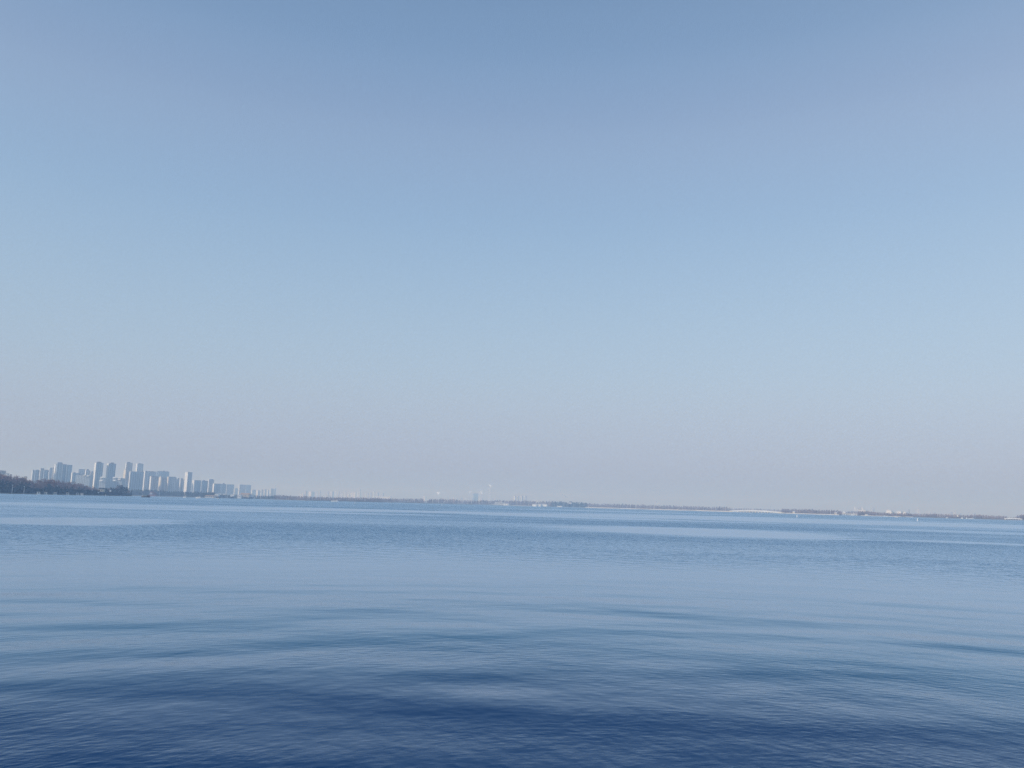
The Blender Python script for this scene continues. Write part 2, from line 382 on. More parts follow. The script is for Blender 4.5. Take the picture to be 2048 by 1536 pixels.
# ================================================================== TOWERS
ORD = ['first','second','third','fourth','fifth','sixth','seventh','eighth','ninth','tenth','eleventh','twelfth','thirteenth',
       'fourteenth','fifteenth','sixteenth','seventeenth','eighteenth','nineteenth','twentieth']
def ordn(i):
    return ORD[i] if i < 20 else 'twenty-' + ORD[i - 20] if i < 29 else ORD[0]
def tower(x0, x1, top, D, strip, mat, label, group, name='apartment_tower', cat='tower', end='end_white', step=None,
          roofbits=True, depth=None, parts=True, phi=None):
    """A slab block seen between photo columns x0..x1, roof at row top; the sunlit left end shows 'strip' columns wide."""
    xm = (x0 + x1) / 2; P = spot(xm, top, D); m = mpp(xm, top, D)
    az = math.atan2(P.x, P.y); wtot = (x1 - x0) * m
    sw = max(strip, .35) * m
    if phi is None: phi = min(R(30), math.asin(min(.9, sw / 15.0)))
    dp = depth or max(6, min(sw / math.sin(phi), 40)); fw = max(3, (wtot - dp * math.sin(phi)) / math.cos(phi))
    h = P.z - LZ
    # local frame: +x to the right of the view, -y the wall facing the lake
    e = empty(name, (P.x, P.y, LZ), -az + phi, label, cat, group)
    hw, hd = fw / 2, dp / 2
    b = MB(); b.box(-hw, hw, -hd, hd, -1.5, h)
    n = max(1, int(fw / 11))
    if parts:                                             # projecting bays give each front its vertical shadows
        for i in range(n):
            cx = -hw + fw * (i + .5) / n; bw = fw / n * .27
            b.box(cx - bw, cx + bw, -hd - 1.3, -hd - .003, 0, h - 2.5)
    b.build('facade', M[mat], e)
    if strip >= 1.2 and parts:
        q = MB(); q.box(-hw - .25, -hw - .004, -hd - .2, hd + .2, 0, h + .8); q.build('end_wall', M[end], e)
    if roofbits and parts:
        q = MB()
        if step:                                          # (fraction from the left edge, fraction to, rise in photo rows)
            for (a, c, rise) in step: q.box(-hw + fw * a, -hw + fw * c, -hd * .8, hd * .8, h + .004, h + rise * m)
        else:
            a = rnd.uniform(.15, .5); q.box(-hw + fw * a, -hw + fw * (a + .3), -hd * .6, hd * .6, h + .004, h + rnd.uniform(3, 5))
        q.box(-hw, hw, -hd, -hd + .3, h + .004, h + 1.1)
        q.build('roof_block', M['roofc'], e)
    return e

G1 = 'tower blocks of the city behind the left shore'
# x0, x1, top, distance, strip, material, steps, label
T = [
 (64.2,70.5,941.5,2600,1.3,'facade_blue',None,'leftmost slim grey-blue tower of the skyline, rising behind the brown wood'),
 (70.3,79.7,940.5,2700,0.9,'facade_blue',[(.3,.7,1.2)],'broad shaded tower with a thin white left edge, second from the left in the skyline'),
 (79.5,88.3,939,2750,1.6,'facade_grey',[(.1,.4,3.5),(.6,1,3)],'grey tower with a white rooftop hood, left of the great blue slab'),
 (87.8,98,940.5,2650,1.0,'facade_blue',[(.35,.8,1)],'squat blue tower with a pale rooftop line, midway to the great blue slab'),
 (98,105.3,936.5,2850,1.4,'facade_grey',[(.3,.9,1.5)],'slim tower with a pale left edge, second to the left of the great blue slab'),
 (105,110.3,936,2900,0.8,'facade_tan',[(.2,.9,1)],'narrow brownish tower squeezed against the left side of the great blue slab'),
 (109.3,114.2,929,2750,2.2,'facade_pale',[(.4,.9,1.5)],'slender tower with two bright white stripes at the left of the great blue slab'),
 (113.6,126,927.5,2650,1.0,'facade_blue',[(.05,.9,3)],'tallest left section of the great blue slab, with a raised brown-grey crown'),
 (126,133.6,929.2,2660,0.0,'facade_blue',[(.0,.6,1)],'middle section of the great blue slab, a step lower'),
 (133.4,145,930.5,2640,0.8,'facade_blue',[(.55,.98,.8)],'right section of the great blue slab, with a white notch in its roof'),
 (143,160,946,2500,2.2,'facade_blue',[(.2,.3,1.5)],'low wide blue block with a bright white left edge, right of the great blue slab'),
 (156.6,170.6,939,2900,1.0,'facade_grey',[(.1,.95,.8)],'wide flat-topped grey tower behind the low wide blue block'),
 (170.5,180.6,941.5,2850,1.8,'facade_grey',[(.15,.65,3.3)],'grey tower with a white corner shaft and stepped right shoulder'),
 (180.4,188.2,944,2950,0.8,'facade_tan',None,'small tan tower wedged left of the first of the twin towers'),
 (189.5,207.2,926.5,2450,3.2,'facade_blue',[(.08,.72,3.2)],'left one of the twin tall towers, with a broad sunlit white left side'),
 (214.2,232.3,928,2450,3.2,'facade_blue',[(.25,.72,3.2)],'right one of the twin tall towers, with a small cap and pale left side'),
 (248.2,253.6,939.5,2700,3.6,'facade_pale',None,'narrow cream-white tower standing in front of the tall grey tower'),
 (251.6,265.4,926.5,2800,1.6,'facade_tan',[(.1,.6,2.7)],'tall grey-brown tower with a thin white edge, right of the twin towers'),
 (272.8,287.2,928,3300,2.2,'facade_grey',[(.2,.6,1.6)],'hazy grey tower rising behind the wide blue block with the small white roofs'),
 (259.4,288.2,944,2750,1.6,'facade_blue',[(.08,.14,1.3),(.48,.6,2.0),(.82,.93,3.0)],'widest blue block of the row, with small white roofs on top'),
 (287.4,312,943.5,2900,3.0,'facade_grey',[(.06,.2,1.6),(.35,.45,1.6),(.65,.75,1.5)],'broad grey block with a long bright white left edge, right of the widest blue block'),
 (300.2,316.5,953.5,2600,2.6,'facade_tan',[(.1,.35,1.1)],'lower tan block with a bright white left edge, in front of the broad grey block'),
 (312,320.2,943.5,3300,2.6,'facade_pale',[(.6,.9,2)],'pale light-blue tower with a white shaft on its right, beside the broad grey block'),
 (319.4,338.7,943.8,3350,0.0,'facade_blue',[(.05,.2,2),(.3,.55,2.3),(.7,.8,2)],'hazy blue block with a jagged roof behind the cream towers'),
 (318,326.5,954.5,2700,4.0,'facade_tan',None,'tan tower with the broadest cream stripe, under the hazy blue block'),
 (325.6,334.8,956.2,2700,2.4,'facade_tan',None,'tan tower with a narrow cream stripe, right of the broad cream stripe'),
 (334.4,349,954.2,2750,3.0,'facade_grey',[(.3,.5,1)],'grey block with a long white left edge, right of the cream-striped towers'),
 (347.6,353.6,955.5,2850,1.4,'facade_grey',None,'slim grey tower with a faint pale edge in the middle of the grey terrace'),
 (353,359.6,957.2,2750,2.4,'facade_grey',[(.2,.9,1)],'grey tower with a bright white edge, two to the left of the tall white tower'),
 (359.2,366,957.5,2800,2.0,'facade_tan',[(.3,.9,.9)],'brownish tower with a short white edge, left neighbour but one of the tall white tower'),
 (365.4,371.4,961,2850,1.2,'facade_grey',None,'lowest grey tower with a white spot at its top, touching the tall white tower'),
 (370.4,385,945.2,2650,5.6,'facade_grey',[(.1,.3,1.3)],'tall lone tower with a very broad bright white left side'),
 (384.6,403,961.2,2850,4.2,'facade_blue',[(.05,.25,.8)],'low blue block with pale upright stripes, just right of the tall white-sided tower'),
 (402.4,416.4,962.2,2900,1.2,'facade_blue',None,'low blue block second to the right of the tall white-sided tower'),
 (415.4,428.4,960,3100,2.6,'facade_tan',[(.3,.85,1.7)],'grey-brown tower with a white rooftop piece, behind the tan boathouse'),
 (425.8,441.2,968,2800,2.8,'facade_blue',[(.35,.85,.8)],'blue block with a bright white left edge, above the white lakeside house'),
 (440.6,453,968.6,3300,0.8,'facade_blue',None,'pale blue block right of the one with the bright white left edge'),
 (452.4,468.6,969.5,3700,1.2,'facade_grey',[(.4,.9,.7)],'hazy wide block at the right end of the left skyline'),
 (467.8,478.4,977.5,4600,1.4,'facade_pale',None,'low faint pale block in the gap between two hazy grey blocks'),
 (477.6,491.6,969.8,4200,1.6,'facade_tan',[(.2,.5,.8)],'hazy grey-brown block left of the narrow gap above the tan tiled hall'),
 (491,502.6,970.4,4300,1.0,'facade_grey',[(.3,.8,.7)],'hazy grey-brown block right of the narrow gap above the tan tiled hall'),
 (501.6,512.4,980.2,5200,2.4,'facade_pale',None,'low pale block with a white edge behind the small white sail'),
 (512.6,521.4,981.4,5400,3.4,'facade_pale',None,'low block with two white stripes, right of the small white sail'),
 (521.2,527.4,979.5,5600,2.0,'facade_tan',None,'pinkish block, third to the left of the thin tall chimney'),
 (527.6,533.6,979.3,5700,2.0,'facade_pale',None,'faint cream block, middle of the low row left of the thin chimney'),
 (534.4,540,980.2,5800,1.6,'facade_tan',None,'faint pinkish low block next but one to the thin tall chimney'),
 (539.4,547,977.6,5600,2.2,'facade_tan',[(.0,.3,.8)],'brownish block with a white top, tallest of the low row by the thin chimney'),
 (546.6,552.4,978,5600,2.4,'facade_pale',None,'white block touching the foot of the thin tall chimney'),
]
for (x0, x1, top, D, s, mt, st, lab) in T:
    tower(x0, x1, top, D, s, mt, lab, G1, step=st, end='end_cream' if 'cream' in lab else 'end_white')
# mid-rise blocks with white canopy roofs between the tall towers
def midrise(x0, x1, top, D, mat, slabs, label):
    xm = (x0 + x1) / 2; P = spot(xm, top, D); m = mpp(xm, top, D); az = math.atan2(P.x, P.y)
    e = empty('office_block', (P.x, P.y, LZ), -az - R(28), label, 'building', G1); h = P.z - LZ; m /= math.cos(R(28)); w = (x1 - x0) * m / 2
    b = MB(); b.box(-w, w, -8, 8, -1.5, h); b.build('facade', M[mat], e)
    for (a, c, dy) in slabs:
        q = MB(); z = h - dy * m
        xa, xb = (a - xm) * m, (c - xm) * m; y0, y1, z0, z1 = -13, -8.01, z + .01, z + 2.2 * m
        p = [(xa,y0,z0),(xb,y0,z0),(xb,y1,z1),(xa,y1,z1),(xa,y1,z0),(xb,y1,z0)]
        for f_ in ((0,1,2,3),(3,2,5,4),(4,5,1,0),(0,3,4),(1,5,2)): q.poly([p[k] for k in f_])
        q.build('white_canopy', M['white'], e)
midrise(202, 215, 956, 2350, 'facade_blue', [(204.8,210.6,0),(203.4,209.4,6.6)], 'blue mid-rise with two white canopies between the twin tall towers')
midrise(229, 247.6, 956.5, 2350, 'facade_blue', [(229.6,236.4,0),(229.8,235.6,6.0),(239.8,245,3.4),(241.5,247.4,.2)], 'brownish mid-rise with several white canopies right of the twin towers')
midrise(155.5, 184, 950, 2380, 'facade_blue', [(157,160.6,-3.2),(171,174.2,2),(178,182,2.8)], 'wide low blue block with three white specks left of the twin towers')
midrise(-4, 7.5, 941, 1700, 'facade_tan', [(-3,4,1.2)], 'grey flat-roofed block peeping over the wood at the far left edge')
def lowhouse(x0, x1, top, bot, D, wall, roof, label, group=None, name='white_house', gable=True, cat='house', windows=0, rz=R(-22)):
    xm = (x0 + x1) / 2; P = spot(xm, bot, D); m = mpp(xm, bot, D); az = math.atan2(P.x, P.y)
    zb = max(P.z, LZ if D > 300 else 0); zt = spot(xm, top, D).z; h = max(zt - zb, 2.2); w = (x1 - x0) * m / 2 / math.cos(rz) * .96
    e = empty(name, (P.x, P.y, zb), -az + rz, label, cat, group)
    hr = h * .35 if gable else h * .12
    b = MB(); tall = zb - LZ > 1.5
    b.box(-w, w, -min(w, 6), min(w, 6), 0 if tall else -max(1.5, zb - .5), h - hr); b.build('wall', M[wall], e)
    if tall:                                              # the storey that the shrubs hide
        q = MB(); q.box(-w * .97, w * .97, -min(w, 6) * .97, min(w, 6) * .97, LZ - zb - 1, -.004); q.build('lower_storey', M['darkroof'], e)
    q = MB()
    if gable: q.gable(-w * 1.06, w * 1.06, -min(w, 6) * 1.15, min(w, 6) * 1.15, h - hr + .004, h)
    else: q.box(-w * 1.04, w * 1.04, -min(w, 6) * 1.12, min(w, 6) * 1.12, h - hr + .004, h)
    q.build('roof', M[roof], e)
    for i in range(windows):
        cx = -w + 2 * w * (i + .5) / windows; q = MB(); y = -min(w, 6)
        q.box(cx - w / windows * .3, cx + w / windows * .3, y - .12, y - .004, h * .15, (h - hr) * .75); q.build('window', M['darkglass'], e)
    return e
lowhouse(9, 16.5, 946.8, 952, 1600, 'white', 'roofc', 'white block half hidden by the treetops near the left edge', gable=False)
lowhouse(20, 22.4, 948.8, 953, 1500, 'white', 'roofc', 'tiny white rooftop box showing above the treetops near the left edge', gable=False, name='rooftop_hut')
lowhouse(47.8, 52.2, 952.8, 962, 1500, 'cream', 'roofc', 'narrow white house end standing above the wood left of the skyline', gable=False)

# ---- far cities
def faint(xs, D, group, where, mats=('end_white','facade_pale','facade_tan'), parts=False):
    for i, (x0, x1, top, s) in enumerate(xs):
        tower(x0, x1, top, D + rnd.uniform(-200, 200), max(s, .6 * (x1 - x0)), mats[i % len(mats)] if s < .9 * (x1 - x0) else 'end_white',
              f'faint block, {ordn(i)} from the left {where}', group, parts=parts)
faint([(600.4,602.4,984.6,2),(604.6,606.6,987,2),(607.6,615,981.5,1),(617.6,629.5,983.2,1),(633.4,636.4,983.2,2),(639,642,981,1.2)],
      7000, 'pale far blocks left of the bare mast', "in the hazy group behind the bare mast")
faint([(647.4,649.4,989.5,2),(654.6,658.8,983,2),(660,668,983,1),(671,673,982.6,2),(676.4,679.2,983,2),(680.4,682.4,984.6,1)],
      7000, 'pale far blocks above the long launch', "in the pale row above the long launch", mats=('end_white','facade_tan','facade_pale'))
faint([(683.4,687,985.6,.9),(688.6,690.4,983,1.8),(691.6,694,982,.8),(695.4,699.6,984,1),(700,702,984,2),(703.6,706,983.2,2.4),(707.4,713.6,984,1),(714.4,717,983,2.4),(718.4,722,978,.8)],
      7200, 'striped white far blocks over the long brown wood', "in the white-striped row over the long wood", mats=('end_white','facade_tan','facade_pale'))
faint([(730.4,733,986,1),(735,738,985,1),(740,743.6,985,2.6),(747,750.4,981,2),(752.4,758,985.6,1),(763,768,986,1.6)],
      7400, 'far blocks beside the long pale hall', "around the long pale green-white hall")
lowhouse(751, 783, 992.4, 997.5, 5200, 'end_white', 'white', 'long low pale green-white hall behind the brown wood', gable=False, name='exhibition_hall', cat='hall')
faint([(847.4,853,992,1)], 9000, 'lone far blocks', "and alone, in the brown wood's gap")
faint([(889.8,892,994.6,2),(895.4,897.2,993.4,.8),(902.4,905,994.4,1.2),(907,909.6,994.2,2),(914,916.4,995.4,1),(922,925,995,1),(931,934,996,1),(936.6,939,995,1)],
      8000, 'faint blocks right of the smoke puff', "in the row right of the first smoke puff")
tower(944.2, 947.4, 987.6, 8000, 1.2, 'facade_pale', 'slim pale tower leaning on the square grey tower in mid view', 'square tower pair', parts=False)
tower(946.8, 956.4, 987, 8000, 1.0, 'facade_blue', 'square grey-blue tower standing alone in mid view, smoke beside it', 'square tower pair', step=[(.1,.4,.7)])
faint([(958.2,960.4,995.4,2),(961.4,966,996.4,1),(985,987.4,997,2),(990,993,997,1)], 7600, 'low far blocks by the chimneys', "at the feet of the two chimneys")
for i, (x0, x1, s) in enumerate([(1027.8,1031.8,2.4),(1034,1038,2.2),(1041.4,1046,2.4),(1048.4,1053,2.4)]):
    tower(x0, x1, 992.2 + .04 * i, 5600, s, 'facade_grey', f'{ORD[i]} from the left of four equal grey towers right of the white pavilion', 'four equal grey towers')
faint([(1059.6,1061.8,1001,2),(1068,1070.2,1000.4,2),(1074.6,1077,1000.4,2.2),(1084,1086.2,1000.6,2),(1092,1095,1001.2,2),(1096,1099.6,1001.4,2.4),(1104,1106,1003,1)],
      6800, 'low white far blocks', "in the row right of the four equal towers")
faint([(1313,1315,1009.2,2),(1317,1319.2,1008.6,2),(1365,1366.6,1009,1.6),(1368,1370,1011,1),(1395,1397,1011,1),(1448,1450,1012,1.6)],
      7000, 'tiny white far blocks over the long embankment', "over the long bright embankment")
faint([(1465,1472,1016,1),(1503,1512,1017,1),(1488,1490.4,1014.6,1)], 8000, 'far blocks over the bridge', "of those over the long arched bridge")
faint([(1709,1712.4,1013.6,2),(1714.4,1718,1016,1),(1719.6,1722,1013.6,1),(1723.4,1728,1014,1.6),(1742.4,1745,1014.4,2),(1746.2,1748.6,1015.4,1)],
      6500, 'pale far blocks behind the small gabled bridge', "of the cluster behind the gabled bridge")
faint([(1775.6,1778.4,1017.4,1.2),(1779,1781,1018.6,1)], 7500, 'pale far blocks over the white terrace', "over the white terraced building")
faint([(1833.6,1836,1017,.8),(1837,1840.4,1015.6,1.2)], 8000, 'twin thin far towers', "of the thin pair right of the lone conifer")
faint([(1856.6,1862,1023.6,2),(1866,1871.4,1023.8,2.4),(1899,1905.4,1024.4,2),(1907,1910,1021.6,1),(1912.4,1914.6,1020.6,1),(1920.6,1922.6,1026,1.6),(1936,1937.4,1025,1.2),(1945,1951.4,1025.6,2)],
      7000, 'far pale blocks at the right', "above the trees at the far right")
lowhouse(1718, 1733, 1020.4, 1026, 3600, 'end_white', 'white', 'pale flat hall half hidden below the cluster behind the small gabled bridge', gable=False, name='exhibition_hall', cat='hall')
for (x0, x1, a, b_, lab) in [(1773.8,1784.6,1021,1029,'white terraced building left of the sailing mast at the right'),
        (1778,1786.5,1024,1029,'small white wing in front of the terraced building at the right'),
        (1795.4,1804,1022.6,1029,'white building just right of the sailing mast at the right'),
        (1807.6,1814,1024.2,1030,'low white building between the sailing mast and the lone dark conifer')]:
    lowhouse(x0, x1, a, b_, 2900 if x0 != 1778 else 2600, 'white', 'white', lab, gable=False, name='white_building', cat='building')

# ================================================================== TREES
def tree_mesh(kind, seed):
    rg = random.Random(seed); tr = MB(); cr = MB()
    H_ = 20.0
    if kind == 'bare':      # upright crown of fine twigs with gaps
        tr.cone((0,0,-1), (0,0,H_*.55), .38, .2); tr.cone((0,0,H_*.55), (rg.uniform(-.6,.6),0,H_*.95), .2, .04)
        for i in range(26):
            z = H_ * rg.uniform(.25, .82); a = rg.uniform(0, 6.28); L = rg.uniform(2.2, 4.6) * (1.15 - z / H_ * .7)
            p = Vector((0,0,z)); q = p + Vector((math.cos(a) * L, math.sin(a) * L, L * rg.uniform(.5, 1.1)))
            tr.cone(p, q, .13, .04, 4, False)
            for j in range(17):
                c = p.lerp(q, rg.uniform(.35, 1.15)) + Vector((rg.gauss(0,.7), rg.gauss(0,.7), rg.gauss(.2,.7)))
                s = rg.uniform(.35, .95); d = Vector((rg.gauss(0,.5), rg.gauss(0,.5), 1)).normalized() * s
                w = Vector((rg.gauss(0,1), rg.gauss(0,1), 0)).normalized() * s * .42
                cr.poly([c - w - d * .3, c + w - d * .3, c + w * .4 + d, c - w * .4 + d])
        for j in range(24):
            c = Vector((rg.gauss(0,.4), rg.gauss(0,.4), H_ * rg.uniform(.8, 1.0))); s = rg.uniform(.5, .9)
            w = Vector((rg.gauss(0,1), rg.gauss(0,1), 0)).normalized() * s * .25
            cr.poly([c - w, c + w, c + Vector((0,0,s))])
    elif kind == 'ever':    # rounded leafy crown of clumps
        tr.cone((0,0,-1), (0,0,H_*.7), .42, .12)
        cl = []
        for i in range(22):
            z = H_ * rg.uniform(.18, .9); rad = 4.6 * math.sin(min(1, (z / H_ * 1.02)) * 2.7) + .6; a = rg.uniform(0, 6.28); rr = rad * rg.uniform(.3, .95)
            c = Vector((math.cos(a) * rr, math.sin(a) * rr, z)); cl.append(c); tr.cone((0,0,z*.8), c, .12, .03, 4, False)
        for c in cl:
            R_ = rg.uniform(1.0, 2.0)
            for j in range(24):
                d = Vector((rg.gauss(0,1), rg.gauss(0,1), rg.gauss(0,.8))).normalized()
                p = c + d * R_ * rg.uniform(.5, 1.05); s = rg.uniform(.35, .8)
                t1 = d.cross(Vector((rg.gauss(0,1), rg.gauss(0,1), rg.gauss(0,1)))).normalized(); t2 = (d + t1 * .3).cross(t1).normalized()
                cr.poly([p - t1*s - t2*s*.6, p + t1*s - t2*s*.6, p + t1*s*.7 + t2*s*.7, p - t1*s*.7 + t2*s*.7])
    else:                   # slim pointed
        tr.cone((0,0,-1), (0,0,H_*.9), .3, .05)
        for j in range(420):
            z = H_ * rg.uniform(.1, 1.0); rad = 2.7 * (1.04 - z / H_) ** .8 * rg.uniform(.25, 1.0); a = rg.uniform(0, 6.28)
            c = Vector((math.cos(a) * rad, math.sin(a) * rad, z)); s = rg.uniform(.3, .8)
            t1 = Vector((-math.sin(a), math.cos(a), rg.gauss(0,.4))).normalized() * s; t2 = Vector((math.cos(a)*.5, math.sin(a)*.5, -.8)) * s
            cr.poly([c - t1, c + t1, c + t2])
    return tr.mesh('trunk', M['bark']), cr
TREES = {}
for kind, mats, n in (('bare', ('twig','rust'), 5), ('ever', ('ever','yellowgreen'), 4), ('slim', ('ever',), 3)):
    for mt in mats:
        TREES[kind, mt] = []
        for i in range(n if mt in ('twig','ever') else 2):
            tm, cr = tree_mesh(kind, 31 * i + len(kind)); TREES[kind, mt].append((tm, cr.mesh('crown', M[mt])))
def plant(kind, mt, px, D, h, label, group, wide=1.0, name=None):
    tm, cm = rnd.choice(TREES[kind, mt]); az = azim(px, hor(px)); s = h / 20.0
    e = empty(name or dict(bare='bare_tree', ever='evergreen_tree', slim='conifer_tree')[kind], (math.sin(az) * D, math.cos(az) * D, LZ), rnd.uniform(0, 6.28), label, 'tree', group)
    e.scale = (s * wide, s * wide, s)
    for nm, me in (('trunk', tm), ('crown', cm)):
        o = bpy.data.objects.new(nm, me); COL.objects.link(o); o.parent = e
    return e
TOP = [(-60,943),(0,947.5),(30,951),(45,955),(60,959.5),(68,961),(80,958.5),(100,957.5),(115,960.5),(140,963),(160,967),(175,969),(182,972.5),
       (192,975),(203,977),(212,973.5),(226,975),(236,969),(244,970),(252,972.5),(258,978),(262,984)]
GW = 'trees of the wood on the left shore'
x = -40.0
while x < 262:                                            # back row: bare brown trees, then a denser dark front row
    D = lerp_tab(SHORE, x) + rnd.uniform(45, 85); top = lerp_tab(TOP, x) + rnd.uniform(-1.2, 2.4)
    h = spot(x, top, D).z - LZ
    right = x > 205
    if right and rnd.random() < .55:
        plant('ever', 'ever', x, D, h, 'dark evergreen tree at the right tip of the left wood', GW, .9)
    elif rnd.random() < .15:
        plant('bare', 'rust', x, D, h, 'reddish-brown leafless tree in the back of the left wood', GW, 1.05)
    else:
        plant('bare', 'twig', x, D, h, 'bare grey-brown tree in the back of the left wood', GW, 1.05)
    x += rnd.uniform(2.6, 4.2)
x = -40.0
while x < 258:
    D = lerp_tab(SHORE, x) + rnd.uniform(18, 42); top = lerp_tab(TOP, x); wl = hor(x) + F * CAM_H / D
    t2 = wl - (wl - top) * rnd.uniform(.5, .8)
    if not 194 < x < 209:
        h = spot(x, t2, D).z - LZ
        k = rnd.random()
        if k < .72: plant('ever', 'ever', x, D, h, 'dark bushy tree in the front row along the left shore', GW, 1.15)
        elif k < .87: plant('slim', 'ever', x, D, h, 'dark pointed tree in the front row along the left shore', GW, 1.3)
        else: plant('bare', 'twig', x, D, h, 'lower bare tree in the front row along the left shore', GW, 1.2)
    x += rnd.uniform(3.4, 5.6)
plant('ever', 'yellowgreen', 1.5, 1085, 8.5, 'yellow-green bush at the water at the very left edge', None, 1.2, name='yellow_bush')['category'] = 'bush'
sb = MB(); rg = random.Random(5)                          # undergrowth fills the foot of the wood
x = -60.0
while x < 262:
    for k in range(26):
        D = lerp_tab(SHORE, x) + rg.uniform(3, 60); az = azim(x, hor(x)) ; s = rg.uniform(.5, 1.3)
        c = Vector((math.sin(az) * D + rg.gauss(0, 1), math.cos(az) * D, LZ + rg.uniform(0, 5.5) * (1 if x < 200 else .6)))
        a = rg.uniform(0, 6.28); t1 = Vector((math.cos(a), math.sin(a), rg.gauss(0,.4))) * s; t2 = Vector((rg.gauss(0,.5), rg.gauss(0,.5), 1)) * s
        sb.poly([c - t1 - t2*.5, c + t1 - t2*.5, c + t1*.6 + t2, c - t1*.6 + t2])
    x += .8
tag(sb.build('undergrowth', M['shrub']), 'dark tangled undergrowth along the water under the left wood', 'shrubs', kind='stuff')
for i, xx in enumerate((299.5, 303.6, 307.2, 310.8)):
    D = 1990 + 12 * i; h = spot(xx, (986, 983, 981.5, 984)[i], D).z - LZ
    plant('bare', 'rust', xx, D, h, ['short reddish tree left of the tiny white house by the tour boat','reddish tree right behind the tiny white house by the tour boat',
          'tallest reddish tree in the clump right of the tour boat','rightmost reddish tree in the clump right of the tour boat'][i], 'reddish trees by the tour boat', 1.3, name='reddish_tree')
D = 2300; plant('slim', 'ever', 1818.5, D, spot(1818.5, 1018.5, D).z, 'lone tall dark pointed tree above the trees at the right', None, .55, name='lone_conifer')

# ---- far woods: one mass each
def wood(name, label, xa, xb, topt, mat, seed, back=50, dens=1.0, gaps=(), spiky=.35, deep=0):
    rg = random.Random(seed); w = MB(); x = xa
    while x < xb:
        D0 = shore(x); m = D0 / F
        for row in range(3):
            xx = x + rg.uniform(-1.2, 1.2)
            if any(a < xx < b_ for a, b_ in gaps): continue
            D = D0 + deep + 12 + back * row / 2 + rg.uniform(-6, 6); az = azim(xx, hor(xx)); base = Vector((math.sin(az) * D, math.cos(az) * D, LZ))
            h = max(3.0, (spot(xx, lerp_tab(topt, xx), D).z - LZ) * rg.uniform(.78, 1.08)) * (.8 + .1 * row)
            spk = rg.random() < spiky; wd = h * (rg.uniform(.10, .16) if spk else rg.uniform(.2, .32))
            w.cone(base - Vector((0,0,1)), base + Vector((0,0,h * .7)), .25, .08, 3, False)
            for k in range(30):
                u = rg.random(); z = h * (.08 + .92 * u); rad = wd * ((1.05 - u) ** .7 if spk else math.sin(.35 + 2.5 * u)) * rg.uniform(.2, 1.05)
                a = rg.uniform(0, 6.28); c = base + Vector((math.cos(a) * rad, math.sin(a) * rad, z)); s = h * rg.uniform(.04, .085)
                t1 = Vector((math.cos(a + 1.3), math.sin(a + 1.3), rg.gauss(0,.4))) * s; t2 = Vector((rg.gauss(0,.4), rg.gauss(0,.4), 1)) * s * 1.3
                w.poly([c - t1 - t2 * .4, c + t1 - t2 * .4, c + t2])
        x += rg.uniform(.9, 1.6) / dens * (1.0 if D0 < 2300 else 1.25)
    return tag(w.build(name, M[mat]), label, 'woodland', kind='stuff')
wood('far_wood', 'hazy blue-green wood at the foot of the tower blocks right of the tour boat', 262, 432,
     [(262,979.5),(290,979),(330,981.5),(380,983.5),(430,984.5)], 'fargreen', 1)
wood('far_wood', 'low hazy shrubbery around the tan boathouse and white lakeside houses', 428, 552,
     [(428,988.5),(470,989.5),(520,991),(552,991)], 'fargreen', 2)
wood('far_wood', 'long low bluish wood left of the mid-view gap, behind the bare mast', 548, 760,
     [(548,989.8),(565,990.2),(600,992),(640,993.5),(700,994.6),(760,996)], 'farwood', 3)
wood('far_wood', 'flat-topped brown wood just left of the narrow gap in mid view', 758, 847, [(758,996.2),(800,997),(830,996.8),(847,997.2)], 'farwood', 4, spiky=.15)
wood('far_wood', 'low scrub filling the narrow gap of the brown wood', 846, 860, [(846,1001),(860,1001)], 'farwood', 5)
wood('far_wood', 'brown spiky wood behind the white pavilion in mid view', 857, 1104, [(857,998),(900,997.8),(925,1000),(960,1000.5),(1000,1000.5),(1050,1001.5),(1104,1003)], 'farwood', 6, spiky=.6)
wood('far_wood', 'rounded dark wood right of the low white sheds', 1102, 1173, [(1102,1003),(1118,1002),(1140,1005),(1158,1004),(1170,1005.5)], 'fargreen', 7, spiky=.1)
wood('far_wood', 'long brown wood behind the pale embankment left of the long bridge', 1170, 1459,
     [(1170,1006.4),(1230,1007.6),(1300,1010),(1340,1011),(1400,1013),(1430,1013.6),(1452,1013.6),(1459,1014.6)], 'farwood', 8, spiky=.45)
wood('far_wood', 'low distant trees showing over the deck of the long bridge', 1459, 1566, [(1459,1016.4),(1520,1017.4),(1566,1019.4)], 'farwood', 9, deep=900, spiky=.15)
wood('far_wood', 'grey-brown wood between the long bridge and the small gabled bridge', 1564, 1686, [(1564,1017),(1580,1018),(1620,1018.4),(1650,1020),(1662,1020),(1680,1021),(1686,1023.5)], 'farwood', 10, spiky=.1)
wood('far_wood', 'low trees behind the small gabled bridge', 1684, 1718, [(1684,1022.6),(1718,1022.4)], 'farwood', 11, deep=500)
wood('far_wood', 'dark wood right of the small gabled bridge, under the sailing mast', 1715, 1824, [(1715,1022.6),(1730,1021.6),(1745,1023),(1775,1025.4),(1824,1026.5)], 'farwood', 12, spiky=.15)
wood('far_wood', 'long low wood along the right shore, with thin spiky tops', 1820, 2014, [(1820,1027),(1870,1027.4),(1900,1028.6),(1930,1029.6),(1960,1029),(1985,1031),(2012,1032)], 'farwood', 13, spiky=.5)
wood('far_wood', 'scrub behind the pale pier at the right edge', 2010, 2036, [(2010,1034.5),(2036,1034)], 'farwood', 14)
wood('far_wood', 'trees at the very right edge of the shore', 2034, 2130, [(2034,1031),(2045,1029),(2130,1031)], 'farwood', 15, spiky=.2)

